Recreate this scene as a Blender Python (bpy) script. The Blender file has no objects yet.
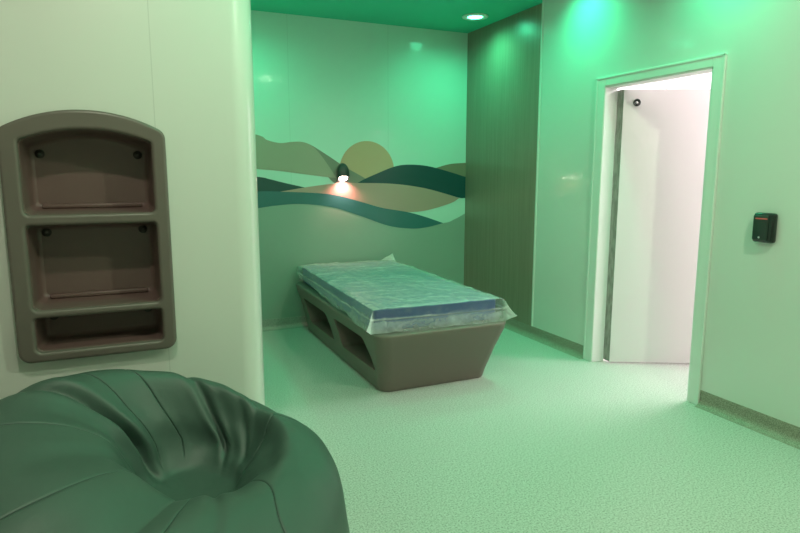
import bpy, bmesh, math, random
from mathutils import Vector, Matrix, noise

random.seed(7)
S = bpy.context.scene
C = S.collection
PI = math.pi

# ------------------------------------------------------------------ camera, world, lights, exposure
cam_d = bpy.data.cameras.new('camera'); cam = bpy.data.objects.new('camera', cam_d); C.objects.link(cam)
cam_d.sensor_width = 36.0; cam_d.lens = 36.0 * 604.18 / 800.0; cam_d.clip_start = 0.02
cam.location = (0, 0, 1.5)
cam.rotation_euler = (PI / 2 - 0.1544, 0, -0.4204)
S.camera = cam
S.view_settings.view_transform = 'Standard'; S.view_settings.look = 'None'
S.view_settings.gamma = 1.0; S.view_settings.use_curve_mapping = False
S.view_settings.exposure = 0.12
S.cycles.use_denoising = True
S.cycles.max_bounces = 10; S.cycles.diffuse_bounces = 6; S.cycles.glossy_bounces = 5
S.cycles.transparent_max_bounces = 16; S.cycles.sample_clamp_indirect = 6.0
w = bpy.data.worlds.new('world'); S.world = w; w.use_nodes = True
w.node_tree.nodes['Background'].inputs[0].default_value = (0.5, 0.8, 0.6, 1)
w.node_tree.nodes['Background'].inputs[1].default_value = 0.02

GREEN = (0.075, 1.0, 0.45)
GREEN_WASH = (0.03, 1.0, 0.42)
NEUTRAL = (0.80, 0.98, 0.68)
E_ALCOVE = 56        # watts of the alcove downlights
E_WASH = 62          # watts of the green downlights in the main room
E_NEUTRAL = 105       # watts of each plain white downlight
E_HALL = 58          # corridor panel

def light(name, kind, loc, energy, color, size=0.1, rot=(0, 0, 0), size_y=None, spot=None, blend=0.6, parent=None):
    d = bpy.data.lights.new(name, kind); d.energy = energy; d.color = color
    if kind == 'AREA':
        d.size = size
        if size_y: d.shape = 'RECTANGLE'; d.size_y = size_y
    elif kind == 'SPOT':
        d.spot_size = spot; d.spot_blend = blend; d.shadow_soft_size = size
    else:
        d.shadow_soft_size = size
    o = bpy.data.objects.new(name, d); C.objects.link(o); o.location = loc; o.rotation_euler = rot
    if parent: o.parent = parent
    return o

# corridor lights: an added fill at the far end, then the ceiling panel
light('corridor_fill_far', 'AREA', (4.35, 4.2, 2.6), 42, (1.0, 0.93, 0.95), 0.6, size_y=0.6)  # unseen fill, added to whiten the end wall above the door leaf
light('corridor_panel_light', 'AREA', (4.7, 2.75, 2.6), E_HALL, (1.0, 0.87, 0.92), 0.7, size_y=0.9)

# ------------------------------------------------------------------ materials
def srgb(r, g, b):
    f = lambda c: (c / 255 / 12.92) if c / 255 <= 0.04045 else ((c / 255 + 0.055) / 1.055) ** 2.4
    return (f(r), f(g), f(b))

def mat(name, col, rough=0.5, spec=0.5, metal=0.0, coat=0.0, coat_rough=0.1, emit=None, emit_s=0.0):
    m = bpy.data.materials.new(name); m.use_nodes = True
    b = m.node_tree.nodes['Principled BSDF']
    b.inputs['Base Color'].default_value = (*col, 1); b.inputs['Roughness'].default_value = rough
    b.inputs['Specular IOR Level'].default_value = spec; b.inputs['Metallic'].default_value = metal
    b.inputs['Coat Weight'].default_value = coat; b.inputs['Coat Roughness'].default_value = coat_rough
    if emit:
        b.inputs['Emission Color'].default_value = (*emit, 1); b.inputs['Emission Strength'].default_value = emit_s
    return m

def nodes(m): return m.node_tree.nodes, m.node_tree.links, m.node_tree.nodes['Principled BSDF']

def add_noise(m, scale=(30, 30, 30), c1=None, c2=None, lo=0.35, hi=0.65, detail=3, bump=0.0, bump_dist=0.002, bscale=None):
    N, L, b = nodes(m)
    tc = N.new('ShaderNodeTexCoord'); mp = N.new('ShaderNodeMapping'); mp.inputs['Scale'].default_value = scale
    L.new(tc.outputs['Object'], mp.inputs['Vector'])
    nz = N.new('ShaderNodeTexNoise'); nz.inputs['Scale'].default_value = 1.0; nz.inputs['Detail'].default_value = detail
    L.new(mp.outputs['Vector'], nz.inputs['Vector'])
    if c1:
        cr = N.new('ShaderNodeValToRGB'); cr.color_ramp.elements[0].position = lo; cr.color_ramp.elements[1].position = hi
        cr.color_ramp.elements[0].color = (*c1, 1); cr.color_ramp.elements[1].color = (*c2, 1)
        L.new(nz.outputs['Fac'], cr.inputs['Fac']); L.new(cr.outputs['Color'], b.inputs['Base Color'])
    if bump:
        n2 = nz
        if bscale:
            mp2 = N.new('ShaderNodeMapping'); mp2.inputs['Scale'].default_value = bscale
            L.new(tc.outputs['Object'], mp2.inputs['Vector'])
            n2 = N.new('ShaderNodeTexNoise'); n2.inputs['Scale'].default_value = 1.0
            L.new(mp2.outputs['Vector'], n2.inputs['Vector'])
        bp = N.new('ShaderNodeBump'); bp.inputs['Strength'].default_value = bump; bp.inputs['Distance'].default_value = bump_dist
        L.new(n2.outputs['Fac'], bp.inputs['Height']); L.new(bp.outputs['Normal'], b.inputs['Normal'])
    return m

def wall_mat(name, col, seams=(), axis=0, rough=0.32):
    """smooth sheet wall cladding; thin dark joints at the given object coordinates"""
    m = mat(name, col, rough, 0.5, coat=0.6, coat_rough=0.07)
    N, L, b = nodes(m)
    tc = N.new('ShaderNodeTexCoord')
    mp = N.new('ShaderNodeMapping'); mp.inputs['Scale'].default_value = (5, 5, 1.2)
    L.new(tc.outputs['Object'], mp.inputs['Vector'])
    nz = N.new('ShaderNodeTexNoise'); nz.inputs['Scale'].default_value = 1.0; nz.inputs['Detail'].default_value = 1.5
    L.new(mp.outputs['Vector'], nz.inputs['Vector'])
    bp = N.new('ShaderNodeBump'); bp.inputs['Strength'].default_value = 0.25; bp.inputs['Distance'].default_value = 0.01
    L.new(nz.outputs['Fac'], bp.inputs['Height'])
    mp3 = N.new('ShaderNodeMapping'); mp3.inputs['Scale'].default_value = (55, 55, 6)
    L.new(tc.outputs['Object'], mp3.inputs['Vector'])
    nz3 = N.new('ShaderNodeTexNoise'); nz3.inputs['Scale'].default_value = 1.0; nz3.inputs['Detail'].default_value = 1.0
    L.new(mp3.outputs['Vector'], nz3.inputs['Vector'])
    bp3 = N.new('ShaderNodeBump'); bp3.inputs['Strength'].default_value = 1.0; bp3.inputs['Distance'].default_value = 0.0005
    L.new(nz3.outputs['Fac'], bp3.inputs['Height']); L.new(bp.outputs['Normal'], bp3.inputs['Normal'])
    L.new(bp.outputs['Normal'], b.inputs['Normal']); L.new(bp3.outputs['Normal'], b.inputs['Coat Normal'])
    if seams:
        sp = N.new('ShaderNodeSeparateXYZ'); L.new(tc.outputs['Object'], sp.inputs[0])
        acc = None
        for s in seams:
            a = N.new('ShaderNodeMath'); a.operation = 'SUBTRACT'; a.inputs[1].default_value = s
            L.new(sp.outputs[axis], a.inputs[0])
            ab = N.new('ShaderNodeMath'); ab.operation = 'ABSOLUTE'; L.new(a.outputs[0], ab.inputs[0])
            lt = N.new('ShaderNodeMath'); lt.operation = 'LESS_THAN'; lt.inputs[1].default_value = 0.0022
            L.new(ab.outputs[0], lt.inputs[0])
            if acc:
                mx = N.new('ShaderNodeMath'); mx.operation = 'MAXIMUM'
                L.new(acc.outputs[0], mx.inputs[0]); L.new(lt.outputs[0], mx.inputs[1]); acc = mx
            else: acc = lt
        mix = N.new('ShaderNodeMix'); mix.data_type = 'RGBA'
        mix.inputs[6].default_value = (*col, 1); mix.inputs[7].default_value = (*[c * 0.86 for c in col], 1)
        L.new(acc.outputs[0], mix.inputs[0]); L.new(mix.outputs[2], b.inputs['Base Color'])
    return m

M = {}
M['wall_left'] = wall_mat('white_wall_sheet', (0.70, 0.70, 0.66), seams=(0.123,), axis=0)
M['wall_right'] = wall_mat('white_wall_sheet_right', (0.72, 0.72, 0.68))
M['wall_back'] = wall_mat('mint_wall_print', (0.60, 0.76, 0.70), seams=(1.417, 2.414), axis=0)
M['wall_other'] = mat('white_wall_paint', (0.70, 0.70, 0.66), 0.6)
M['hall_wall'] = mat('corridor_white_paint', (0.88, 0.86, 0.86), 0.5)
M['ceiling'] = mat('ceiling_paint', (0.74, 0.76, 0.72), 0.7)
M['alcove_ceiling'] = mat('alcove_ceiling_green_bounce', (0.05, 0.60, 0.40), 0.6)  # green bounce light put into the ceiling's base colour
M['casing'] = mat('door_casing_gloss', (0.76, 0.78, 0.74), 0.28, coat=0.3)

def floor_mat():
    m = mat('speckled_vinyl_floor', (0.55, 0.6, 0.5), 0.42, 0.4)
    N, L, b = nodes(m)
    tc = N.new('ShaderNodeTexCoord')
    v = N.new('ShaderNodeTexNoise'); v.inputs['Scale'].default_value = 112; v.inputs['Detail'].default_value = 4; v.inputs['Roughness'].default_value = 0.75
    L.new(tc.outputs['Object'], v.inputs['Vector'])
    cr = N.new('ShaderNodeValToRGB'); e = cr.color_ramp.elements
    e[0].position = 0.38; e[0].color = (0.26, 0.27, 0.235, 1); e[1].position = 0.60; e[1].color = (0.62, 0.62, 0.59, 1)
    k = e.new(0.48); k.color = (0.50, 0.50, 0.465, 1)
    L.new(v.outputs['Fac'], cr.inputs['Fac']); L.new(cr.outputs['Color'], b.inputs['Base Color'])
    return m
M['floor'] = floor_mat()
M['skirting'] = add_noise(mat('speckled_vinyl_skirting', (0.3, 0.27, 0.22), 0.5), (170, 170, 170), (0.20, 0.19, 0.15), (0.44, 0.39, 0.32), 0.35, 0.65, 4)

def wood_mat():
    m = mat('vertical_grain_laminate', (0.3, 0.2, 0.12), 0.34, 0.5, coat=0.25, coat_rough=0.2)
    N, L, b = nodes(m)
    tc = N.new('ShaderNodeTexCoord'); mp = N.new('ShaderNodeMapping'); mp.inputs['Scale'].default_value = (42, 42, 0.9)
    L.new(tc.outputs['Object'], mp.inputs['Vector'])
    n1 = N.new('ShaderNodeTexNoise'); n1.inputs['Scale'].default_value = 1.6; n1.inputs['Detail'].default_value = 6; n1.inputs['Roughness'].default_value = 0.65
    n1.inputs['Distortion'].default_value = 0.4
    L.new(mp.outputs['Vector'], n1.inputs['Vector'])
    cr = N.new('ShaderNodeValToRGB'); e = cr.color_ramp.elements
    e[0].position = 0.32; e[0].color = (0.235, 0.185, 0.14, 1); e[1].position = 0.68; e[1].color = (0.31, 0.25, 0.19, 1)
    L.new(n1.outputs['Fac'], cr.inputs['Fac']); L.new(cr.outputs['Color'], b.inputs['Base Color'])
    return m
M['wood'] = wood_mat()
M['taupe'] = add_noise(mat('taupe_moulded_plastic', (0.2, 0.14, 0.12), 0.42, 0.4), (60, 60, 60), bump=0.12, bump_dist=0.001, bscale=(300, 300, 300))
nodes(M['taupe'])[2].inputs['Base Color'].default_value = (0.185, 0.145, 0.125, 1)
M['unit'] = mat('taupe_shelf_plastic', (0.150, 0.122, 0.108), 0.36, 0.45)
M['recess'] = mat('warm_lit_taupe_shelf_plastic', (0.155, 0.098, 0.090), 0.36, 0.45)  # shelf plastic reddened: warm light inside the compartments put into its colour
M['bolt'] = mat('dark_bolt_cap', (0.05, 0.045, 0.04), 0.3)
M['vinyl_blue'] = mat('navy_mattress_vinyl', (0.045, 0.085, 0.24), 0.35, 0.5)
M['seam_blue'] = mat('navy_mattress_piping', (0.02, 0.03, 0.10), 0.5)
M['black'] = mat('black_plastic', (0.012, 0.016, 0.014), 0.22, 0.5, coat=0.3)
M['dark_metal'] = mat('charcoal_lamp_metal', (0.05, 0.05, 0.05), 0.4, 0.5)
M['screen'] = mat('device_screen', (0.02, 0.035, 0.028), 0.12, 0.6)
M['red_led'] = mat('red_indicator', (0.4, 0.02, 0.02), 0.4, emit=(1.0, 0.10, 0.10), emit_s=0.2)
M['chrome'] = mat('brushed_steel', (0.55, 0.55, 0.55), 0.3, metal=1.0)
M['hinge_grey'] = add_noise(mat('grey_hinge_metal', (0.2, 0.2, 0.18), 0.5, metal=0.2), (40, 40, 12), (0.24, 0.25, 0.22), (0.36, 0.37, 0.33), 0.4, 0.6)
M['door'] = mat('white_door_laminate', (0.72, 0.69, 0.69), 0.4)
M['lamp_white'] = mat('downlight_trim', (0.85, 0.88, 0.85), 0.35)
M['lens'] = mat('downlight_lens', (0.9, 0.9, 0.9), 0.3, emit=(0.10, 1.0, 0.55), emit_s=11.0)
M['bulb'] = mat('reading_lamp_lens', (0.9, 0.9, 0.9), 0.3, emit=(1.0, 0.72, 0.62), emit_s=30.0)

def leather():
    m = mat('green_faux_leather', (0.050, 0.092, 0.073), 0.5, 0.5)
    N, L, b = nodes(m)
    tc = N.new('ShaderNodeTexCoord')
    v = N.new('ShaderNodeTexVoronoi'); v.inputs['Scale'].default_value = 330
    L.new(tc.outputs['Object'], v.inputs['Vector'])
    n = N.new('ShaderNodeTexNoise'); n.inputs['Scale'].default_value = 9; n.inputs['Detail'].default_value = 4
    L.new(tc.outputs['Object'], n.inputs['Vector'])
    b1 = N.new('ShaderNodeBump'); b1.inputs['Strength'].default_value = 0.10; b1.inputs['Distance'].default_value = 0.0008
    L.new(v.outputs['Distance'], b1.inputs['Height'])
    b2 = N.new('ShaderNodeBump'); b2.inputs['Strength'].default_value = 0.22; b2.inputs['Distance'].default_value = 0.010
    L.new(n.outputs['Fac'], b2.inputs['Height']); L.new(b1.outputs['Normal'], b2.inputs['Normal'])
    L.new(b2.outputs['Normal'], b.inputs['Normal'])
    return m
M['leather'] = leather()
M['leather_seam'] = mat('dark_seam_thread', (0.02, 0.045, 0.035), 0.7)

def plastic_film():
    m = bpy.data.materials.new('clear_plastic_film'); m.use_nodes = True
    N = m.node_tree.nodes; L = m.node_tree.links; N.clear()
    out = N.new('ShaderNodeOutputMaterial')
    tr = N.new('ShaderNodeBsdfTransparent'); tr.inputs[0].default_value = (0.95, 0.97, 0.96, 1)
    pb = N.new('ShaderNodeBsdfPrincipled'); pb.inputs['Base Color'].default_value = (0.80, 0.82, 0.82, 1)
    pb.inputs['Roughness'].default_value = 0.14; pb.inputs['Specular IOR Level'].default_value = 0.9
    tc = N.new('ShaderNodeTexCoord')
    mp = N.new('ShaderNodeMapping'); mp.inputs['Scale'].default_value = (9, 3.5, 9); mp.inputs['Rotation'].default_value = (0, 0, 0.5)
    L.new(tc.outputs['Object'], mp.inputs['Vector'])
    nz = N.new('ShaderNodeTexNoise'); nz.inputs['Scale'].default_value = 2.2; nz.inputs['Detail'].default_value = 5; nz.inputs['Distortion'].default_value = 1.1
    L.new(mp.outputs['Vector'], nz.inputs['Vector'])
    bp = N.new('ShaderNodeBump'); bp.inputs['Strength'].default_value = 0.8; bp.inputs['Distance'].default_value = 0.02
    L.new(nz.outputs['Fac'], bp.inputs['Height']); L.new(bp.outputs['Normal'], pb.inputs['Normal'])
    at = N.new('ShaderNodeAttribute'); at.attribute_name = 'milky'
    cr = N.new('ShaderNodeMapRange'); cr.inputs['From Min'].default_value = 0.45; cr.inputs['From Max'].default_value = 0.75
    cr.inputs['To Min'].default_value = 0.0; cr.inputs['To Max'].default_value = 0.10
    L.new(nz.outputs['Fac'], cr.inputs['Value'])
    ad = N.new('ShaderNodeMath'); ad.operation = 'ADD'; ad.use_clamp = True
    L.new(cr.outputs['Result'], ad.inputs[0]); L.new(at.outputs['Fac'], ad.inputs[1])
    mx = N.new('ShaderNodeMixShader')
    L.new(ad.outputs[0], mx.inputs[0]); L.new(tr.outputs[0], mx.inputs[1]); L.new(pb.outputs[0], mx.inputs[2])
    L.new(mx.outputs[0], out.inputs[0])
    return m
M['film'] = plastic_film()

# ------------------------------------------------------------------ helpers
def link(name, me, mats, parent=None, smooth=False, loc=None):
    o = bpy.data.objects.new(name, me); C.objects.link(o)
    for m in (mats if isinstance(mats, (list, tuple)) else [mats]): me.materials.append(m)
    if smooth:
        for p in me.polygons: p.use_smooth = True
    if loc is not None: o.location = loc
    if parent: o.parent = parent
    return o

def obj(name, bm, m, parent=None, smooth=False, loc=None):
    bmesh.ops.recalc_face_normals(bm, faces=bm.faces)
    me = bpy.data.meshes.new(name); bm.to_mesh(me); bm.free()
    return link(name, me, m, parent, smooth, loc)

def box(bm, lo, hi, mi=0, bevel=0.0, seg=2):
    r = bmesh.ops.create_cube(bm, size=1.0)
    vs = r['verts']
    for v in vs:
        v.co = Vector([lo[i] + (v.co[i] + 0.5) * (hi[i] - lo[i]) for i in range(3)])
    fs = set(f for v in vs for f in v.link_faces)
    for f in fs: f.material_index = mi
    if bevel > 0:
        es = list({e for v in vs for e in v.link_edges})
        bmesh.ops.bevel(bm, geom=es, offset=bevel, segments=seg, profile=0.5, affect='EDGES')

def bx(lo, hi, bevel=0.0, seg=2):
    bm = bmesh.new(); box(bm, lo, hi, 0, bevel, seg); return bm

def lathe(bm, prof, n=32, mtx=None):
    """prof = [(r, h)] round the local z axis"""
    mtx = mtx or Matrix()
    rings = []
    for r, h in prof:
        if r < 1e-6: rings.append([bm.verts.new(mtx @ Vector((0, 0, h)))])
        else: rings.append([bm.verts.new(mtx @ Vector((r * math.cos(2 * PI * k / n), r * math.sin(2 * PI * k / n), h))) for k in range(n)])
    for a, b in zip(rings, rings[1:]):
        for k in range(n):
            k2 = (k + 1) % n
            if len(a) == 1 and len(b) == 1: continue
            if len(a) == 1: bm.faces.new((a[0], b[k], b[k2]))
            elif len(b) == 1: bm.faces.new((a[k], a[k2], b[0]))
            else: bm.faces.new((a[k], a[k2], b[k2], b[k]))

def catmull(pts, per=8):
    if len(pts) < 3: return [Vector(p) for p in pts]
    P = [Vector(p) for p in pts]; P = [2 * P[0] - P[1]] + P + [2 * P[-1] - P[-2]]
    out = []
    for i in range(1, len(P) - 2):
        for k in range(per):
            t = k / per; a, b, c, d = P[i - 1], P[i], P[i + 1], P[i + 2]
            out.append(0.5 * ((2 * b) + (c - a) * t + (2 * a - 5 * b + 4 * c - d) * t * t + (3 * b - a - 3 * c + d) * t ** 3))
    out.append(P[-2]); return out

def tag(o, label, cat, group=None):
    o['label'] = label; o['category'] = cat
    if group: o['group'] = group
    return o

def struct(o): o['kind'] = 'structure'; return o

def empty(name, loc, rz=0):
    o = bpy.data.objects.new(name, None); C.objects.link(o); o.location = loc; o.rotation_euler = (0, 0, rz); o.empty_display_size = 0.1
    return o

def rrect(x0, x1, y0, y1, r, n=8):
    pts = []
    for cx, cy, a0 in ((x1 - r, y1 - r, 0), (x0 + r, y1 - r, 90), (x0 + r, y0 + r, 180), (x1 - r, y0 + r, 270)):
        for k in range(n + 1):
            a = math.radians(a0 + 90 * k / n); pts.append((cx + r * math.cos(a), cy + r * math.sin(a)))
    return pts

# ------------------------------------------------------------------ setting
XW = 3.318      # right wall
YB = 5.69       # mural wall
YP = 2.83       # partition with the shelf unit
YA = 4.445      # front of the alcove ceiling
ZA = 2.922      # alcove ceiling
ZC = 3.12       # main ceiling
JX = 3.42       # corridor face of the right wall
D0, D1, DH = 2.712, 3.632, 2.136   # doorway

struct(obj('floor', bx((-2.7, -1.7, -0.1), (5.6, 5.9, 0.0)), M['floor']))
struct(obj('wall_back', bx((0.44, YB, 0), (XW, YB + 0.1, ZC)), M['wall_back']))
bm = bmesh.new()
box(bm, (XW, -1.7, 0), (JX, D0, ZC)); box(bm, (XW, D1, 0), (JX, YB + 0.1, ZC)); box(bm, (XW, D0, DH), (JX, D1, ZC))
struct(obj('wall_right', bm, M['wall_right']))
struct(obj('wall_front', bx((-2.7, -1.8, 0), (JX, -1.7, ZC)), M['wall_other']))
struct(obj('wall_left', bx((-2.8, -1.7, 0), (-2.7, YP + 0.1, ZC)), M['wall_other']))

# partition: front face with the recess for the shelf unit, rounded end, flank of the alcove
UX0, UX1, UZ0, UZ1 = -0.448, 0.158, 0.727, 1.749
hx0, hx1, hz0, hz1 = UX0 + 0.04, UX1 - 0.04, UZ0 + 0.03, UZ1 - 0.07
bm = bmesh.new()
R0 = 0.12; XE = 0.566
xs = [-2.7, hx0, hx1, XE - R0]; zs = [0, hz0, hz1, ZC]
V = {(i, j): bm.verts.new((x, YP, z)) for i, x in enumerate(xs) for j, z in enumerate(zs)}
for i in range(3):
    for j in range(3):
        if i == 1 and j == 1: continue
        bm.faces.new((V[i, j], V[i + 1, j], V[i + 1, j + 1], V[i, j + 1]))
prev = [V[3, j] for j in range(4)]
NA = 20
for k in range(1, NA + 1):
    a = PI / 2 * k / NA
    cur = [bm.verts.new((XE - R0 + R0 * math.sin(a), YP + R0 - R0 * math.cos(a), z)) for z in zs]
    for j in range(3): bm.faces.new((prev[j], cur[j], cur[j + 1], prev[j + 1]))
    prev = cur
cur = [bm.verts.new((XE, YB, z)) for z in zs]
for j in range(3): bm.faces.new((prev[j], cur[j], cur[j + 1], prev[j + 1]))
pw = struct(obj('wall_partition', bm, M['wall_left'], smooth=False))
for p in pw.data.polygons: p.use_smooth = True
for p in pw.data.polygons:
    if p.area > 0.2: p.use_smooth = abs(p.normal.y) > .02 and abs(p.normal.x) > .02
# plasterboard lining behind the recess
bm = bmesh.new(); box(bm, (hx0 - .06, YP + 0.26, hz0 - .06), (hx1 + .06, YP + 0.28, hz1 + .06))
struct(obj('trim_5', bm, M['wall_other']))

struct(obj('ceiling', bx((-2.7, -1.7, ZC), (JX, YA, ZC + 0.1)), M['ceiling']))
bm = bmesh.new()
HX, HY, HR = 3.020, 5.062, 0.062
box(bm, (0.5, YA, ZA), (XW, YB, ZC + 0.1))
struct(obj('ceiling_alcove', bm, M['alcove_ceiling']))

# laminate panel on the right wall of the alcove
struct(obj('trim_1', bx((XW - 0.006, YA + 0.005, 0.104), (XW, YB, ZA)), M['wood']))
# thin white end strip of the wall sheet where laminate starts
struct(obj('trim_2', bx((XW - 0.008, YA - 0.012, 0.104), (XW, YA + 0.005, ZA + 0.19)), M['wall_right']))

def skirting(name, p, q, nrm):
    """coved vinyl upstand from p to q on the floor, nrm points into the room"""
    bm = bmesh.new()
    prof = [(0.0, 0.104), (0.003, 0.104), (0.004, 0.102), (0.004, 0.045)]
    for k in range(1, 8):
        a = PI / 2 * k / 7
        prof.append((0.004 + 0.041 * (1 - math.cos(a)) , 0.045 - 0.043 * math.sin(a)))
    prof += [(0.05, 0.0005), (0.0, 0.0005)]
    A = [bm.verts.new((p[0] + nrm[0] * d, p[1] + nrm[1] * d, z)) for d, z in prof]
    B = [bm.verts.new((q[0] + nrm[0] * d, q[1] + nrm[1] * d, z)) for d, z in prof]
    n = len(prof)
    for i in range(n): bm.faces.new((A[i], A[(i + 1) % n], B[(i + 1) % n], B[i]))
    bm.faces.new(A[::-1]); bm.faces.new(B)
    return struct(obj(name, bm, M['skirting'], smooth=False))
skirting('baseboard_right', (XW, -1.7), (XW, D0 - 0.081), (-1, 0))
skirting('baseboard_right_alcove', (XW, D1 + 0.094), (XW, YB), (-1, 0))
sb = skirting('baseboard_back', (XE, YB), (XW, YB), (0, -1)); sb.data.materials[0] = add_noise(mat('speckled_vinyl_upstand', (0.4, 0.38, 0.33), 0.5), (170, 170, 170), (0.28, 0.29, 0.25), (0.47, 0.46, 0.42), 0.35, 0.65, 4)
skirting('baseboard_partition', (-2.7, YP), (XE - R0, YP), (0, -1))
skirting('baseboard_partition_flank', (XE, YP + R0), (XE, YB), (1, 0))
bm = bmesh.new(); prevr = None
for k in range(13):
    a = PI / 2 * k / 12; dx, dy = math.sin(a), -math.cos(a)
    prof = [(0.0, 0.104), (0.004, 0.102), (0.004, 0.045), (0.009, 0.025), (0.022, 0.009), (0.045, 0.002)]
    cur = [bm.verts.new((XE - R0 + dx * (R0 + d), YP + R0 + dy * (R0 + d), z)) for d, z in prof]
    if prevr:
        for i in range(5): bm.faces.new((prevr[i], cur[i], cur[i + 1], prevr[i + 1]))
    prevr = cur
struct(obj('baseboard_partition_end', bm, M['skirting'], smooth=True))

# door casing and jambs
CW = 0.068
bm = bmesh.new()
def casing_bar(bm, lo, hi): box(bm, lo, hi, 0, 0.004, 2)
casing_bar(bm, (XW - 0.018, D0 - CW - .012, 0), (XW, D0 - .0, DH + CW - .003))
casing_bar(bm, (XW - 0.018, D1 + .0, 0), (XW, D1 + CW + .026, DH + CW - .003))
casing_bar(bm, (XW - 0.018, D0 - .0, DH), (XW, D1 + .0, DH + CW - .003))
# raised outer bead
casing_bar(bm, (XW - 0.021, D0 - CW - .014, 0), (XW - .010, D0 - CW + .004, DH + CW))
casing_bar(bm, (XW - 0.021, D1 + CW + .010, 0), (XW - .010, D1 + CW + .028, DH + CW))
casing_bar(bm, (XW - 0.021, D0 - CW - .014, DH + CW - .016), (XW - .010, D1 + CW + .028, DH + CW + .002))
struct(obj('trim_3', bm, M['casing']))
bm = bmesh.new()
box(bm, (XW - .012, D1 - .003, 0), (JX, D1 + .004, DH)); box(bm, (XW - .012, D0 - .004, 0), (JX, D0 + .010, DH)); box(bm, (XW - .012, D0, DH - .010), (JX, D1, DH + .004))
struct(obj('trim_4', bm, M['hall_wall']))

# corridor
struct(obj('wall_corridor', bx((5.3, 0.6, 0), (5.4, 5.0, 2.7)), M['hall_wall']))
struct(obj('wall_corridor_end', bx((JX, 4.9, 0), (5.3, 5.0, 2.7)), M['hall_wall']))
struct(obj('wall_corridor_near', bx((JX, 0.6, 0), (5.3, 0.7, 2.7)), M['hall_wall']))
struct(obj('ceiling_corridor', bx((JX, 0.6, 2.7), (5.4, 5.0, 2.8)), M['hall_wall']))

# ------------------------------------------------------------------ door leaf
dv = Vector((0.57, -0.295, 0)).normalized(); dn = Vector((-dv.y, dv.x, 0)) * 1.0   # away from the room
if dn.y < 0: dn = -dn
door = empty('door_1', (3.412, 3.552, 0.012), math.atan2(dv.y, dv.x)); door['kind'] = 'structure'
# local x along the leaf, local y away from the viewer
obj('door_leaf', bx((0, 0, 0), (0.90, 0.045, 2.098), 0.0015, 1), M['door'], door)
bm = bmesh.new(); hp = [(0.0, 0.002), (-0.0265, 0.0790), (-0.016, 0.082), (0.006, 0.004)]
ha = [bm.verts.new((x, y, 0.0)) for x, y in hp]; hb = [bm.verts.new((x, y, 2.10)) for x, y in hp]
for k in range(4): bm.faces.new((ha[k], ha[(k + 1) % 4], hb[(k + 1) % 4], hb[k]))
bm.faces.new(ha[::-1]); bm.faces.new(hb)
for k in range(15):
    z = 0.12 + k * 0.133
    lathe(bm, [(0.0, 0.004), (0.0045, 0.003), (0.0045, 0)], 10, Matrix.Translation((-0.0115, 0.038, z)) @ Matrix.Rotation(-0.31, 4, 'Z').inverted() @ Matrix.Rotation(-PI / 2, 4, 'Y'))
obj('hinge_strip', bm, M['hinge_grey'], door)
# round lock badge
bm = bmesh.new(); T = Matrix.Translation((0.098, 0, 2.002)) @ Matrix.Rotation(PI / 2, 4, 'X')
lathe(bm, [(0.0, 0.004), (0.016, 0.004), (0.018, 0.009), (0.024, 0.010), (0.027, 0.006), (0.027, 0.0)], 32, T)
bd = obj('viewer_ring', bm, M['black'], door, True); bd['label'] = 'round black ring with steel centre'
bm = bmesh.new(); lathe(bm, [(0, 0.0075), (0.008, 0.0075), (0.009, 0.004)], 24, T)
box(bm, (0.098 - .014, -.0085, 1.998), (0.098 + .004, -.004, 2.007))
obj('viewer_centre', bm, M['chrome'], bd, True)
bd2 = bpy.data.objects['viewer_centre']

# ------------------------------------------------------------------ mural
def L2(*a): return list(a)
A_top = [(0.60, 1.93), (1.101, 1.843), (1.2, 1.796), (1.32, 1.771), (1.434, 1.784), (1.539, 1.784), (1.626, 1.749), (1.703, 1.675), (1.781, 1.571), (1.868, 1.440)]
A_bot = [(1.85, 1.447), (1.6, 1.476), (1.312, 1.513), (1.108, 1.531), (0.60, 1.575)]
B_top = [(1.539, 1.784), (1.626, 1.753), (1.803, 1.648), (1.954, 1.553), (2.159, 1.445), (2.236, 1.396)]
B_bot = [(2.08, 1.390), (1.86, 1.39), (1.70, 1.55)]
C_top = [(2.082, 1.397), (2.159, 1.436), (2.28, 1.485), (2.475, 1.557), (2.633, 1.579), (2.856, 1.566), (3.123, 1.505), (3.312, 1.452)]
C_bot = [(3.312, 1.228), (3.237, 1.232), (3.042, 1.285), (2.783, 1.346), (2.449, 1.387), (2.082, 1.397)]
D_top = [(2.75, 1.45), (2.886, 1.525), (2.963, 1.549), (3.122, 1.588), (3.312, 1.602)]
D_bot = [(3.312, 1.40), (2.9, 1.42)]
E_top = [(1.311, 1.322), (1.573, 1.362), (1.798, 1.389), (1.91, 1.395), (2.077, 1.397), (2.449, 1.387), (2.783, 1.346), (3.042, 1.285), (3.237, 1.228)]
E_bot = [(3.237, 1.226), (3.128, 1.175), (2.86, 1.11), (2.623, 1.096), (2.349, 1.145), (2.106, 1.214), (1.867, 1.277), (1.662, 1.304), (1.311, 1.322)]
F_top = [(0.6, 1.52), (1.106, 1.46), (1.207, 1.44), (1.356, 1.402), (1.548, 1.358)]
F_bot = [(1.311, 1.320), (1.101, 1.323), (0.6, 1.30)]
G_top = [(0.60, 1.30), (1.101, 1.325), (1.306, 1.322), (1.656, 1.304), (1.867, 1.277), (2.106, 1.214), (2.343, 1.146), (2.623, 1.096), (2.831, 1.04), (3.046, 0.967)]
G_bot = [(3.046, 0.967), (2.861, 0.931), (2.681, 0.922), (2.42, 0.96), (2.105, 1.072), (1.865, 1.152), (1.659, 1.189), (1.456, 1.203), (1.264, 1.192), (1.114, 1.174), (0.6, 1.10)]
I_top = [(0.60, 1.22), (1.456, 1.25), (1.865, 1.20), (2.2, 1.10), (2.6, 0.97), (3.046, 0.967), (3.191, 1.006), (3.312, 1.060)]
I_bot = [(3.312, 0.104), (0.60, 0.104)]
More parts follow.
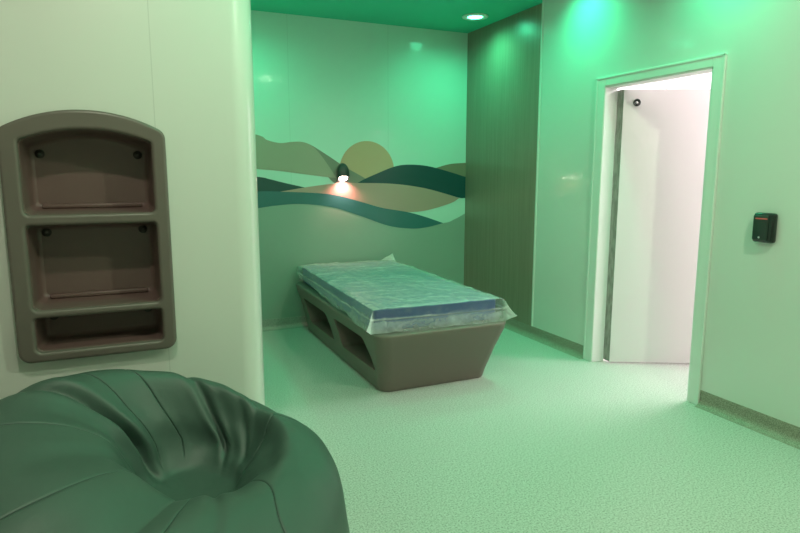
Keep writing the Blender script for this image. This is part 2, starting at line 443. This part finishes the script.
sun = [(2.187 + 0.290 * math.cos(2 * PI * k / 64), 1.517 + 0.290 * math.sin(2 * PI * k / 64)) for k in range(64)]
layers = [  # (outline, colour, depth order)
    ('ground', catmull(I_top) + [Vector(p) for p in I_bot], (0.31, 0.385, 0.33), 1),
    ('sun', [Vector(p) for p in sun], (0.66, 0.39, 0.25), 1),
    ('hill_b', catmull(B_top) + catmull(B_bot), (0.26, 0.24, 0.20), 2),
    ('hill_a', catmull(A_top) + catmull(A_bot), (0.42, 0.35, 0.28), 3),
    ('hill_d', catmull(D_top) + [Vector(p) for p in D_bot], (0.26, 0.21, 0.15), 2),
    ('hill_c', catmull(C_top) + catmull(C_bot), (0.006, 0.065, 0.070), 3),
    ('hill_f', catmull(F_top) + catmull(F_bot), (0.008, 0.070, 0.068), 2),
    ('hill_e', catmull(E_top) + catmull(E_bot), (0.50, 0.31, 0.26), 4),
    ('hill_g', catmull(G_top) + catmull(G_bot), (0.035, 0.155, 0.165), 5),
]
bm = bmesh.new(); mm = []
for i, (nm, pts, col, lv) in enumerate(layers):
    mm.append(mat('mural_paint_' + nm, col, 0.38, 0.5, coat=0.15, coat_rough=0.12))
    y = YB - 0.0006 * lv - 0.0004
    cl = []
    for p in pts:
        if not cl or (p - cl[-1]).length > 1e-4: cl.append(p)
    if (cl[0] - cl[-1]).length < 1e-4: cl.pop()
    vs = [bm.verts.new((p.x, y, p.y)) for p in cl]
    es = [bm.edges.new((vs[k], vs[(k + 1) % len(vs)])) for k in range(len(vs))]
    r = bmesh.ops.triangle_fill(bm, edges=es, use_beauty=True, use_dissolve=False)
    nf = [g for g in r['geom'] if isinstance(g, bmesh.types.BMFace)]
    for f in nf:
        f.material_index = i
    ex = bmesh.ops.extrude_face_region(bm, geom=nf)
    for g in ex['geom']:
        if isinstance(g, bmesh.types.BMVert): g.co.y = YB + 0.0
        if isinstance(g, bmesh.types.BMFace): g.material_index = i
    for f in bm.faces:
        pass
    for g in bm.faces:
        if any(v in vs for v in g.verts): g.material_index = i
mural = obj('wall_mural', bm, mm)
tag(mural, 'printed mural of layered green hills and a low yellow sun covering the alcove back wall', 'mural')

# ------------------------------------------------------------------ wall shelf unit
unit = empty('wall_shelf_unit', ((UX0 + UX1) / 2, YP, UZ0))
tag(unit, 'taupe moulded wall shelf unit with arched top and three recessed compartments, above the beanbag', 'shelf unit')
UC = (UX0 + UX1) / 2; HWd = (UX1 - UX0) / 2

def arch_outline(x0, x1, z0, zs_, zt, rb, rt, n=8):
    """rounded bottom corners rb, rounded shoulders rt at height zs_, arched top reaching zt"""
    pts = []
    for cx, cz, a0 in ((x0 + rb, z0 + rb, 180), (x1 - rb, z0 + rb, 270)):
        for k in range(n + 1):
            a = math.radians(a0 + 90 * k / n); pts.append((cx + rb * math.cos(a), cz + rb * math.sin(a)))
    c = (x0 + x1) / 2; hw = (x1 - x0) / 2; rise = zt - zs_
    if rise < 1e-4:
        for cx, cz, a0 in ((x1 - rt, zt - rt, 0), (x0 + rt, zt - rt, 90)):
            for k in range(n + 1):
                a = math.radians(a0 + 90 * k / n); pts.append((cx + rt * math.cos(a), cz + rt * math.sin(a)))
        return pts
    Rr = (hw * hw + rise * rise) / (2 * rise); cz = zt - Rr
    # right shoulder: circle of radius rt tangent to side and inside the arch
    xc = hw - rt; zc = cz + math.sqrt((Rr - rt) ** 2 - xc ** 2)
    a1 = math.atan2(zc - cz, xc)
    for k in range(n + 1):
        a = a1 * k / n; pts.append((c + xc + rt * math.cos(a), zc + rt * math.sin(a)))
    for k in range(1, 24):
        a = a1 + (PI - 2 * a1) * k / 24; pts.append((c + Rr * math.cos(a), cz + Rr * math.sin(a)))
    for k in range(n + 1):
        a = PI - a1 + a1 * k / n; pts.append((c - xc + rt * math.cos(a), zc + rt * math.sin(a)))
    return pts

# compartments in unit coordinates (x from centre, z from unit bottom)
comps = [
    (-0.236, 0.246, 0.605, 0.892, 0.945, 0.028, 0.022),
    (-0.236, 0.248, 0.216, 0.562, 0.562, 0.028, 0.022),
    (-0.236, 0.248, 0.042, 0.184, 0.184, 0.026, 0.022)]
def curve_plate(name, outlines, ext, bev, m, parent):
    cu = bpy.data.curves.new(name, 'CURVE'); cu.dimensions = '2D'; cu.fill_mode = 'BOTH'
    cu.extrude = ext; cu.bevel_depth = bev; cu.bevel_resolution = 4
    for pts in outlines:
        s = cu.splines.new('POLY'); s.points.add(len(pts) - 1); s.use_cyclic_u = True
        for i, (x, y) in enumerate(pts): s.points[i].co = (x, y, 0, 1)
    t = bpy.data.objects.new('t', cu); C.objects.link(t)
    dg = bpy.context.evaluated_depsgraph_get(); dg.update()
    me = bpy.data.meshes.new_from_object(t.evaluated_get(dg)); me.name = name
    bpy.data.objects.remove(t); bpy.data.curves.remove(cu)
    # the curve lies in xy; stand it up in xz
    me.transform(Matrix.Rotation(PI / 2, 4, 'X'))
    me.materials.clear()
    return link(name, me, m, parent)
BEV = 0.013
def shrink(c, d): return (c[0] - d, c[1] + d, c[2] - d, c[3] + d, c[4] + d, c[5] + d * .5, c[6] + d * .5)
outer = arch_outline(-HWd + BEV, HWd - BEV, BEV, 0.945 - BEV, UZ1 - UZ0 - BEV, 0.035, 0.035)
holes = [arch_outline(*shrink(c, BEV)) for c in comps]
fr = curve_plate('frame', [outer] + holes, 0.012, BEV, M['unit'], unit)
fr.location = (0, -0.024, 0)
for p in fr.data.polygons: p.use_smooth = len(p.vertices) == 4
for ci, c in enumerate(comps):
    bm = bmesh.new()
    rings = []
    for y, d in ((-0.028, 0.0), (-0.012, -0.001), (0.06, -0.008), (0.120, -0.014), (0.134, -0.020), (0.142, -0.032)):
        o_ = arch_outline(c[0] - d, c[1] + d, c[2] - d, c[3] + d, c[4] + d, max(.012, c[5] + d * .3), max(.012, c[6] + d * .3))
        rings.append([bm.verts.new((x, y, z)) for x, z in o_])
    for a, b in zip(rings, rings[1:]):
        for k in range(len(a)): bm.faces.new((a[k], a[(k + 1) % len(a)], b[(k + 1) % len(a)], b[k]))
    bm.faces.new(rings[-1])
    # moulded lip at the back of the shelf
    co = obj('compartment', bm, M['recess'], unit)
    for p in co.data.polygons: p.use_smooth = len(p.vertices) == 4
    sol = co.modifiers.new('shell', 'SOLIDIFY'); sol.thickness = 0.003; sol.offset = 1
    bw = 0.05
    for sx in (-1, 1):
        zt = c[3] - 0.042 if ci < 2 else c[3] - 0.030
        xb = (c[0] + 0.052) if sx < 0 else (c[1] - 0.052)
        bm = bmesh.new()
        lathe(bm, [(0, 0.013), (0.009, 0.012), (0.011, 0.009), (0.011, 0.005), (0.018, 0.004), (0.019, 0.0)], 24, Matrix.Translation((xb, 0.142, zt)) @ Matrix.Rotation(PI / 2, 4, 'X'))
        obj('bolt_cap', bm, M['bolt'], co, True)
    if ci < 2:
        obj('shelf_lip', bx((c[0] + .045, 0.118, c[2] + 0.016), (c[1] - .045, 0.142, c[2] + 0.036), 0.006), M['recess'], co, True)

# ------------------------------------------------------------------ bed
BX0, BX1, BY0, BY1 = 1.435, 2.400, 3.55, 5.64     # mattress footprint
bed = empty('bed_base', (1.92, 4.6, 0))
tag(bed, 'taupe moulded platform bed base with open side bays, standing in the alcove under the mattress', 'bed')
bcx, bcy = 1.92, 4.60
levels = [(0.0, 1.505, 2.335, 3.675, 5.560, 0.075), (0.012, 1.498, 2.343, 3.665, 5.567, 0.080), (0.06, 1.490, 2.352, 3.650, 5.575, 0.085),
          (0.25, 1.456, 2.390, 3.575, 5.610, 0.09), (0.40, 1.415, 2.420, 3.500, 5.655, 0.095), (0.444, 1.405, 2.424, 3.488, 5.662, 0.095),
          (0.456, 1.413, 2.416, 3.496, 5.655, 0.09)]
bm = bmesh.new(); rings = []
for z, x0, x1, y0, y1, r in levels:
    rings.append([bm.verts.new((x - bcx, y - bcy, z)) for x, y in rrect(x0, x1, y0, y1, r, 10)])
for a, b in zip(rings, rings[1:]):
    for k in range(len(a)): bm.faces.new((a[k], a[(k + 1) % len(a)], b[(k + 1) % len(a)], b[k]))
bm.faces.new(rings[0][::-1]); bm.faces.new(rings[-1])
shell = obj('shell', bm, M['taupe'], bed)
def cutter(pts, x0, x1, side):
    """prism through the bed's flank; pts (y, z)"""
    bm = bmesh.new()
    cy = sum(p[0] for p in pts) / len(pts); cz = sum(p[1] for p in pts) / len(pts)
    A = [bm.verts.new((x0, p[0], p[1])) for p in pts]
    B = [bm.verts.new((x1, cy + (p[0] - cy) * .9, cz + (p[1] - cz) * .92)) for p in pts]
    n = len(pts)
    for k in range(n): bm.faces.new((A[k], A[(k + 1) % n], B[(k + 1) % n], B[k]))
    bm.faces.new(A[::-1]); bm.faces.new(B)
    bmesh.ops.recalc_face_normals(bm, faces=bm.faces)
    me = bpy.data.meshes.new('c'); bm.to_mesh(me); bm.free()
    o = bpy.data.objects.new('c', me); C.objects.link(o); o.parent = bed
    md = shell.modifiers.new('cut', 'BOOLEAN'); md.operation = 'DIFFERENCE'; md.object = o; md.solver = 'EXACT'
    return o
def round_poly(pts, r, n=5):
    out = []; m = len(pts)
    for i in range(m):
        p0, p1, p2 = Vector(pts[i - 1]), Vector(pts[i]), Vector(pts[(i + 1) % m])
        a = p1 + (p0 - p1).normalized() * r; b = p1 + (p2 - p1).normalized() * r
        for k in range(n + 1):
            t = k / n; out.append(((1 - t) ** 2 * a + 2 * t * (1 - t) * p1 + t * t * b))
    return out
bay1 = round_poly([(5.43 - bcy, 0.345), (4.72 - bcy, 0.345), (4.62 - bcy, 0.135), (5.34 - bcy, 0.125)], 0.035)
bay2 = round_poly([(4.50 - bcy, 0.355), (3.83 - bcy, 0.362), (3.70 - bcy, 0.150), (4.43 - bcy, 0.135)], 0.035)
cs = [cutter(b_, -0.55, -0.12, 0) for b_ in (bay1, bay2)] + [cutter([(p.x, p.y) for p in b_], 0.55, 0.12, 1) for b_ in (bay1, bay2)]
dg = bpy.context.evaluated_depsgraph_get(); dg.update()
me = bpy.data.meshes.new_from_object(shell.evaluated_get(dg)); me.name = 'shell'
shell.modifiers.clear(); shell.data = me
for c_ in cs: bpy.data.objects.remove(c_)
for p in me.polygons: p.use_smooth = False
bv = shell.modifiers.new('soft', 'BEVEL'); bv.width = 0.010; bv.segments = 3; bv.limit_method = 'ANGLE'; bv.angle_limit = math.radians(40)
for p in me.polygons: p.use_smooth = True
wn = shell.modifiers.new('wn', 'WEIGHTED_NORMAL'); wn.keep_sharp = False

mt = empty('mattress', (1.92, 4.6, 0.457), -0.028)
tag(mt, 'navy blue vinyl mattress wrapped in clear plastic on the taupe bed base', 'mattress')
MZ = 0.616
obj('body', bx((BX0 + .02 - 1.92, BY0 + .035 - 4.6, 0.0), (BX1 - .02 - 1.92, BY1 - .03 - 4.6, MZ - 0.457), 0.02, 4), M['vinyl_blue'], mt, True)
bm = bmesh.new()
box(bm, (BX0 + .018 - 1.92, BY0 + .033 - 4.6, 0.072), (BX1 - .018 - 1.92, BY1 - .028 - 4.6, 0.078))
obj('piping', bm, M['seam_blue'], mt)

# plastic dust cover, loose and crumpled
def ridged(v, f):
    return 1 - abs(noise.noise(v * f)) * 2
cov = bmesh.new()
milk = []
hx, hy = (BX1 - BX0) / 2 + 0.004, (BY1 - BY0) / 2 + 0.004
mx_, my_ = (BX1 + BX0) / 2, (BY1 + BY0) / 2
EXT = 0.175
NX, NY = 110, 200
grid = {}
for i in range(NX + 1):
    for j in range(NY + 1):
        a = -hx - EXT + (2 * (hx + EXT)) * i / NX; b = -hy - EXT + (2 * (hy + EXT)) * j / NY
        dx = max(0, abs(a) - hx); dy = max(0, abs(b) - hy)
        sx = 1 if a > 0 else -1; sy = 1 if b > 0 else -1
        v = Vector((a, b, 0))
        n1 = noise.noise(v * 3.1 + Vector((3, 1, 0))); n2 = noise.noise(v * 9 + Vector((0, 7, 2)))
        cr = max(0, ridged(Vector((a * 1.6 + b * .5, b * 1.1 - a * .4, 3.3)), 2.6)) ** 8
        cr2 = max(0, ridged(Vector((a * .8 - b * .9, b * 2.4 + a, 8.3)), 3.4)) ** 9
        h = EXT
        hem = 1.0 - 0.16 * noise.noise(Vector((a * 3, b * 3, 5))) - 0.10
        if sy < 0 and dy > 0: hem = max(hem, 0.93)
        if sx < 0 and dx > 0: hem *= (0.62 + 0.40 * max(0, min(1, (hy - b) / (2 * hy) * 1.3)))
        d = max(dx, dy) * hem
        dsum = min(dx, dy)
        # fold over the edge
        x = max(-hx, min(hx, a)); y = max(-hy, min(hy, b))
        out = 0.004 + 0.10 * min(d, .2) + 0.010 * noise.noise(Vector((a * 6, b * 6, 9))) * min(1, d * 12)
        if dx > 0: x += sx * (out + (0.30 * dsum if dy > 0 else 0))
        if dy > 0: y += sy * (out * .9 + (0.30 * dsum if dx > 0 else 0))
        r_ = 0.018
        z = MZ + 0.006 + 0.003 * n1 + 0.005 * cr + 0.005 * cr2 + .001 * n2
        if d > 0:
            z -= min(d * 1.0, 0.163) - 0.25 * dsum
        else:
            e_ = min(hx - abs(a), hy - abs(b))
            if e_ < 0.05: z -= 0.012 * (1 - e_ / 0.05) ** 2
        # the far right corner of the film stands up
        dc = math.hypot((a - hx - .01) / 1.7, b - hy - .01)
        z += 0.075 * max(0, 1 - dc / 0.085)
        if sx < 0 and sy > 0 and dx > 0 and dy > 0: x += .30 * dsum
        ymax = YB - 0.012
        Y = my_ + y
        if Y > ymax: Y = ymax + 0.0
        xx = mx_ + x + (Y - 4.6) * 0.028; yy = min(ymax, Y - (mx_ + x - 1.92) * 0.028)
        grid[i, j] = cov.verts.new((xx, yy, z))
        seam = math.exp(-((d - 0.072) / 0.006) ** 2) if dy > 0 or dx > 0 else 0
        flap = max(0, min(1, (d - 0.075) / 0.02))
        cn = max(0, min(1, dsum / 0.05))
        mlk = 0.42 + 0.05 * n1 + 0.08 * cr + 0.08 * cr2 + (-0.22 if d > 0 else 0.0) + 0.42 * seam + 0.09 * flap + 0.4 * cn
        if sy < 0 and dy > 0 and not dx > 0: mlk -= 0.26 * (1 - flap)
        if sx < 0 and dx > 0: mlk += 0.02
        milk.append(max(0.05, min(0.9, mlk)))
for i in range(NX):
    for j in range(NY):
        cov.faces.new((grid[i, j], grid[i + 1, j], grid[i + 1, j + 1], grid[i, j + 1]))
co = obj('plastic_cover', cov, M['film'], None, True)
at = co.data.attributes.new('milky', 'FLOAT', 'POINT')
for i, v_ in enumerate(milk): at.data[i].value = v_
tag(co, 'crumpled clear plastic dust cover draped over the blue mattress', 'plastic sheet')

# ------------------------------------------------------------------ beanbag
def beanbag():
    cI = Vector((0.150, 1.97)); cO = Vector((-0.09, 1.90))
    seams = [math.radians(a) for a in (15, 96, 117, 168, 218, 262, 310)]
    folds = [(64, 0.020, 3.2), (134, 0.046, 4.0), (38, 0.008, 4), (156, 0.008, 6), (190, 0.006, 7), (277, 0.010, 3.5), (330, 0.004, 6)]
    th = []
    N = 300
    for k in range(N):
        th.append(2 * PI * k / N)
    for s in seams: th += [s - .012, s - .005, s, s + .005, s + .012]
    th = sorted(set(round(t % (2 * PI), 5) for t in th))
    def ang(a, b): return (a - b + PI) % (2 * PI) - PI
    bm = bmesh.new(); cols = []
    for t in th:
        u = math.cos(t - math.radians(140)); ub = max(0, (u + .35) / 1.35)
        zr = 0.590 + 0.205 * ub ** 0.8 + 0.034 * max(0, math.cos(t - math.radians(40))) + 0.010 * math.sin(3 * t + 1)
        R = 0.69 + 0.010 * math.sin(5 * t) + 0.025 * max(0, math.cos(t - math.radians(25)))
        pr = 0.385 + 0.03 * math.cos(t - math.radians(150)) + .02 * max(0, math.cos(t))
        fl = 1 + .42 * max(0, math.sin(t))
        rgt = max(0, math.cos(t - math.radians(35)))
        bk = (1 + math.sin(t + .35)) / 2
        zf = 0.43
        fa_ = 0.46 - 0.16 * bk; fb_ = 0.88 - 0.30 * bk
        sh = 1 - 0.14 * max(0, math.cos(t))
        ctrl = [(0.0, zf, 0), (0.07 * sh, zf + .003, 0), (0.125 * fl * sh, zf + .012, 0), (0.160 * fl * sh, zf + .045, 0), (0.190 * fl * sh, zf + fa_ * (zr - zf), .0), (0.25 * (.5 + .5 * fl), zf + fb_ * (zr - zf), .1), (pr, zr, .35),
                (0.50 + .02 * rgt, zr - 0.035 + .02 * rgt, .7), (0.635 + .03 * rgt, zr * .66 + .07 + .05 * rgt, .9), (R, 0.34, 1), (R, 0.20, 1), (R - 0.05, 0.07, 1), (R - 0.15, 0.004, 1), (R - .3, 0.002, 1), (0.0, 0.002, 1)]
        cc = catmull([(a, b, c) for a, b, c in ctrl], 6)
        col = []
        ns = len(cc)
        for k, p in enumerate(cc):
            s = k / 6.0          # control index
            c = cI.lerp(cO, p.z)
            tt = t
            # the seams sweep sideways as they run outwards
            r = p.x; z = max(0.002, p.y)
            amp_in = math.exp(-((s - 4.6) / 1.5) ** 2)
            amp_out = math.exp(-((s - 6.2) / 2.3) ** 2)
            dsp = 0
            for fa, fd, fw in folds:
                da = math.degrees(ang(t, math.radians(fa + 3.0 * (s - 5))))
                g = math.exp(-(da / fw) ** 2) - 0.22 * math.exp(-((abs(da) - 2.1 * fw) / (1.2 * fw)) ** 2)
                dsp -= fd * g * max(amp_in, (.75 * amp_out if fd > .025 else .45 * amp_out))
            dsp += 0.006 * amp_in * noise.noise(Vector((math.cos(t) * 2.2, math.sin(t) * 2.2, s * .25)))
            dsp += 0.008 * noise.noise(Vector((math.cos(t) * r * 8, math.sin(t) * r * 8, z * 8))) * (1 if 2 < s < 12 else 0)
            for sm in seams:
                da = ang(t, sm)
                if 3 < s < 11.8: dsp -= 0.0035 * math.exp(-(da / .008) ** 2) 
            # direction of displacement: profile normal
            a = cc[max(0, k - 1)]; b = cc[min(ns - 1, k + 1)]
            tx, tz = b.x - a.x, b.y - a.y; l = math.hypot(tx, tz) or 1
            nx, nz = -tz / l, tx / l
            if s > 12: dsp = 0
            r += nx * dsp; z += nz * dsp
            # swirl
            sw = 0.10 * math.sin(min(1, max(0, (s - 4) / 4)) * PI) 
            if z < 0.002: z = 0.002
            col.append(Vector((c.x + r * math.cos(tt + sw), c.y + r * math.sin(tt + sw), z)))
        cols.append(col)
    ctrl_n = len(cols[0])
    top = bm.verts.new(sum((c[0] for c in cols), Vector()) / len(cols))
    bot = bm.verts.new(sum((c[-1] for c in cols), Vector()) / len(cols))
    VV = [[bm.verts.new(p) for p in c[1:-1]] for c in cols]
    n = len(VV)
    for i in range(n):
        A, B = VV[i], VV[(i + 1) % n]
        seam = any(abs(ang((th[i] + th[(i + 1) % n]) / 2 if i < n - 1 else 0, s)) < .0052 for s in seams)
        bm.faces.new((top, A[0], B[0])); bm.faces.new((bot, B[-1], A[-1]))
        for k in range(len(A) - 1):
            f = bm.faces.new((A[k], A[k + 1], B[k + 1], B[k]))
            if seam and 20 < k < 68: f.material_index = 1
    o = obj('beanbag', bm, [M['leather'], M['leather_seam']], None, True)
    bb = Vector((-0.09, 1.90, 0)); o.data.transform(Matrix.Translation(-bb)); o.location = bb
    return o
bb = tag(beanbag(), 'large dark green leather beanbag with a sunken seat, on the floor below the wall shelf', 'beanbag')

# ------------------------------------------------------------------ reading lamp
rl = empty('reading_lamp', (1.922, YB, 1.403))
tag(rl, 'small charcoal hooded reading lamp glowing on the mural between hills and sun', 'lamp')
def hood(w_, h_, d_):
    """dome-topped hood, open at the bottom front; outline swept back to the wall"""
    bm = bmesh.new()
    pts = [(-w_ * .92, 0)] + [(-w_, 0.25 * h_)]
    for k in range(0, 17):
        a = PI - PI * k / 16; pts.append((w_ * math.cos(a), 0.50 * h_ + 0.5 * h_ * math.sin(a)))
    pts += [(w_, 0.25 * h_), (w_ * .92, 0)]
    rings = []
    for y, sc in ((-0.004, 1.0), (-d_ * .55, 0.985), (-d_ * .85, 0.93), (-d_, 0.80)):
        rings.append([bm.verts.new((x * sc, y, max(z * sc, -y * 0.80))) for x, z in pts])
    for a, b in zip(rings, rings[1:]):
        for k in range(len(a) - 1): bm.faces.new((a[k], a[k + 1], b[k + 1], b[k]))
    bm.faces.new(rings[-1])
    return bm
h = obj('hood', hood(0.058, 0.188, 0.075), M['dark_metal'], rl, True)
sol = h.modifiers.new('shell', 'SOLIDIFY'); sol.thickness = 0.004; sol.offset = -1
bm = bmesh.new(); box(bm, (-0.05, -0.004, 0.004), (0.05, 0, 0.13), 0, .001, 1)
obj('back_plate', bm, M['dark_metal'], rl)
bm = bmesh.new()
lathe(bm, [(0, 0.0), (0.030, 0.003), (0.041, 0.010), (0.041, 0.016), (0, 0.016)], 28, Matrix.Translation((0, -0.042, 0.029)) @ Matrix.Rotation(-0.675, 4, 'X'))
obj('lamp_lens', bm, M['bulb'], rl, True)
light('reading_lamp_light', 'SPOT', (0, -0.062, 0.012), 10.0, (1.0, 0.42, 0.40), 0.02, (0.30, 0, 0), spot=math.radians(140), blend=1.0, parent=rl)

# ------------------------------------------------------------------ door release box on the right wall
cb = empty('call_box', (XW, 2.286, 1.104))
tag(cb, 'black rounded wall control box with a red indicator line, right of the doorway', 'control box')
obj('housing', bx((-0.040, -0.064, 0), (0, 0.064, 0.170), 0.016, 4), M['black'], cb, True)
obj('front_cover', bx((-0.050, -0.034, 0.014), (-0.030, 0.056, 0.156), 0.007, 3), M['screen'], cb, True)
obj('indicator', bx((-0.0518, -0.030, 0.134), (-0.048, 0.040, 0.140), 0.001, 1), M['red_led'], cb)
bm = bmesh.new(); lathe(bm, [(0, 0.002), (0.005, 0.002), (0.006, 0)], 16, Matrix.Translation((-0.0498, 0.012, 0.030)) @ Matrix.Rotation(-PI / 2, 4, 'Y'))
obj('button', bm, M['chrome'], cb, True)

# ------------------------------------------------------------------ downlights
def downlight(x, y, z, e, col, label, group=None, spot=150, blend=.7):
    t = empty('downlight', (x, y, z)); tag(t, label, 'ceiling light', group)
    bm = bmesh.new()
    lathe(bm, [(0.078, 0.0), (0.118, -0.001), (0.122, -0.005), (0.118, -0.010), (0.085, -0.014), (0.072, -0.010), (0.070, -0.004)], 40)
    obj('trim_ring', bm, M['lamp_white'], t, True)
    bm = bmesh.new(); lathe(bm, [(0, -0.012), (0.05, -0.011), (0.072, -0.006), (0.072, -0.001)], 40)
    obj('lens', bm, M['lens'], t, True)
    light('downlight_light', 'SPOT', (0, 0, -0.03), e, col, 0.06, spot=math.radians(spot), blend=blend, parent=t)
    return t
downlight(3.022, 5.062, ZA, E_ALCOVE * .9, GREEN, 'round white downlight in the alcove ceiling beside the wood panel', spot=168, blend=1.0)
downlight(0.95, 5.062, ZA, E_ALCOVE * .65, GREEN, 'round downlight in the alcove ceiling at its left end, beside the partition', spot=172, blend=1.0)
downlight(3.06, 3.85, ZC, E_WASH * 1.15, GREEN_WASH, 'round downlight in the main ceiling close to the door wall', spot=124, blend=1.0)
downlight(3.06, 2.62, ZC, E_WASH * .95, GREEN_WASH, 'round downlight in the main ceiling right above the doorway', spot=124, blend=1.0)
downlight(0.95, 2.3, ZC, E_WASH * .6, GREEN_WASH, 'round downlight in the main ceiling in front of the partition end')
downlight(0.0, 1.3, ZC, E_NEUTRAL * .68, (1.0, 0.96, 0.76), 'round plain white downlight in the main ceiling over the beanbag', spot=165, blend=.4)
downlight(2.3, 0.7, ZC, E_NEUTRAL * 1.35, NEUTRAL, 'round plain white downlight in the main ceiling near the door wall corner', spot=168, blend=.3)
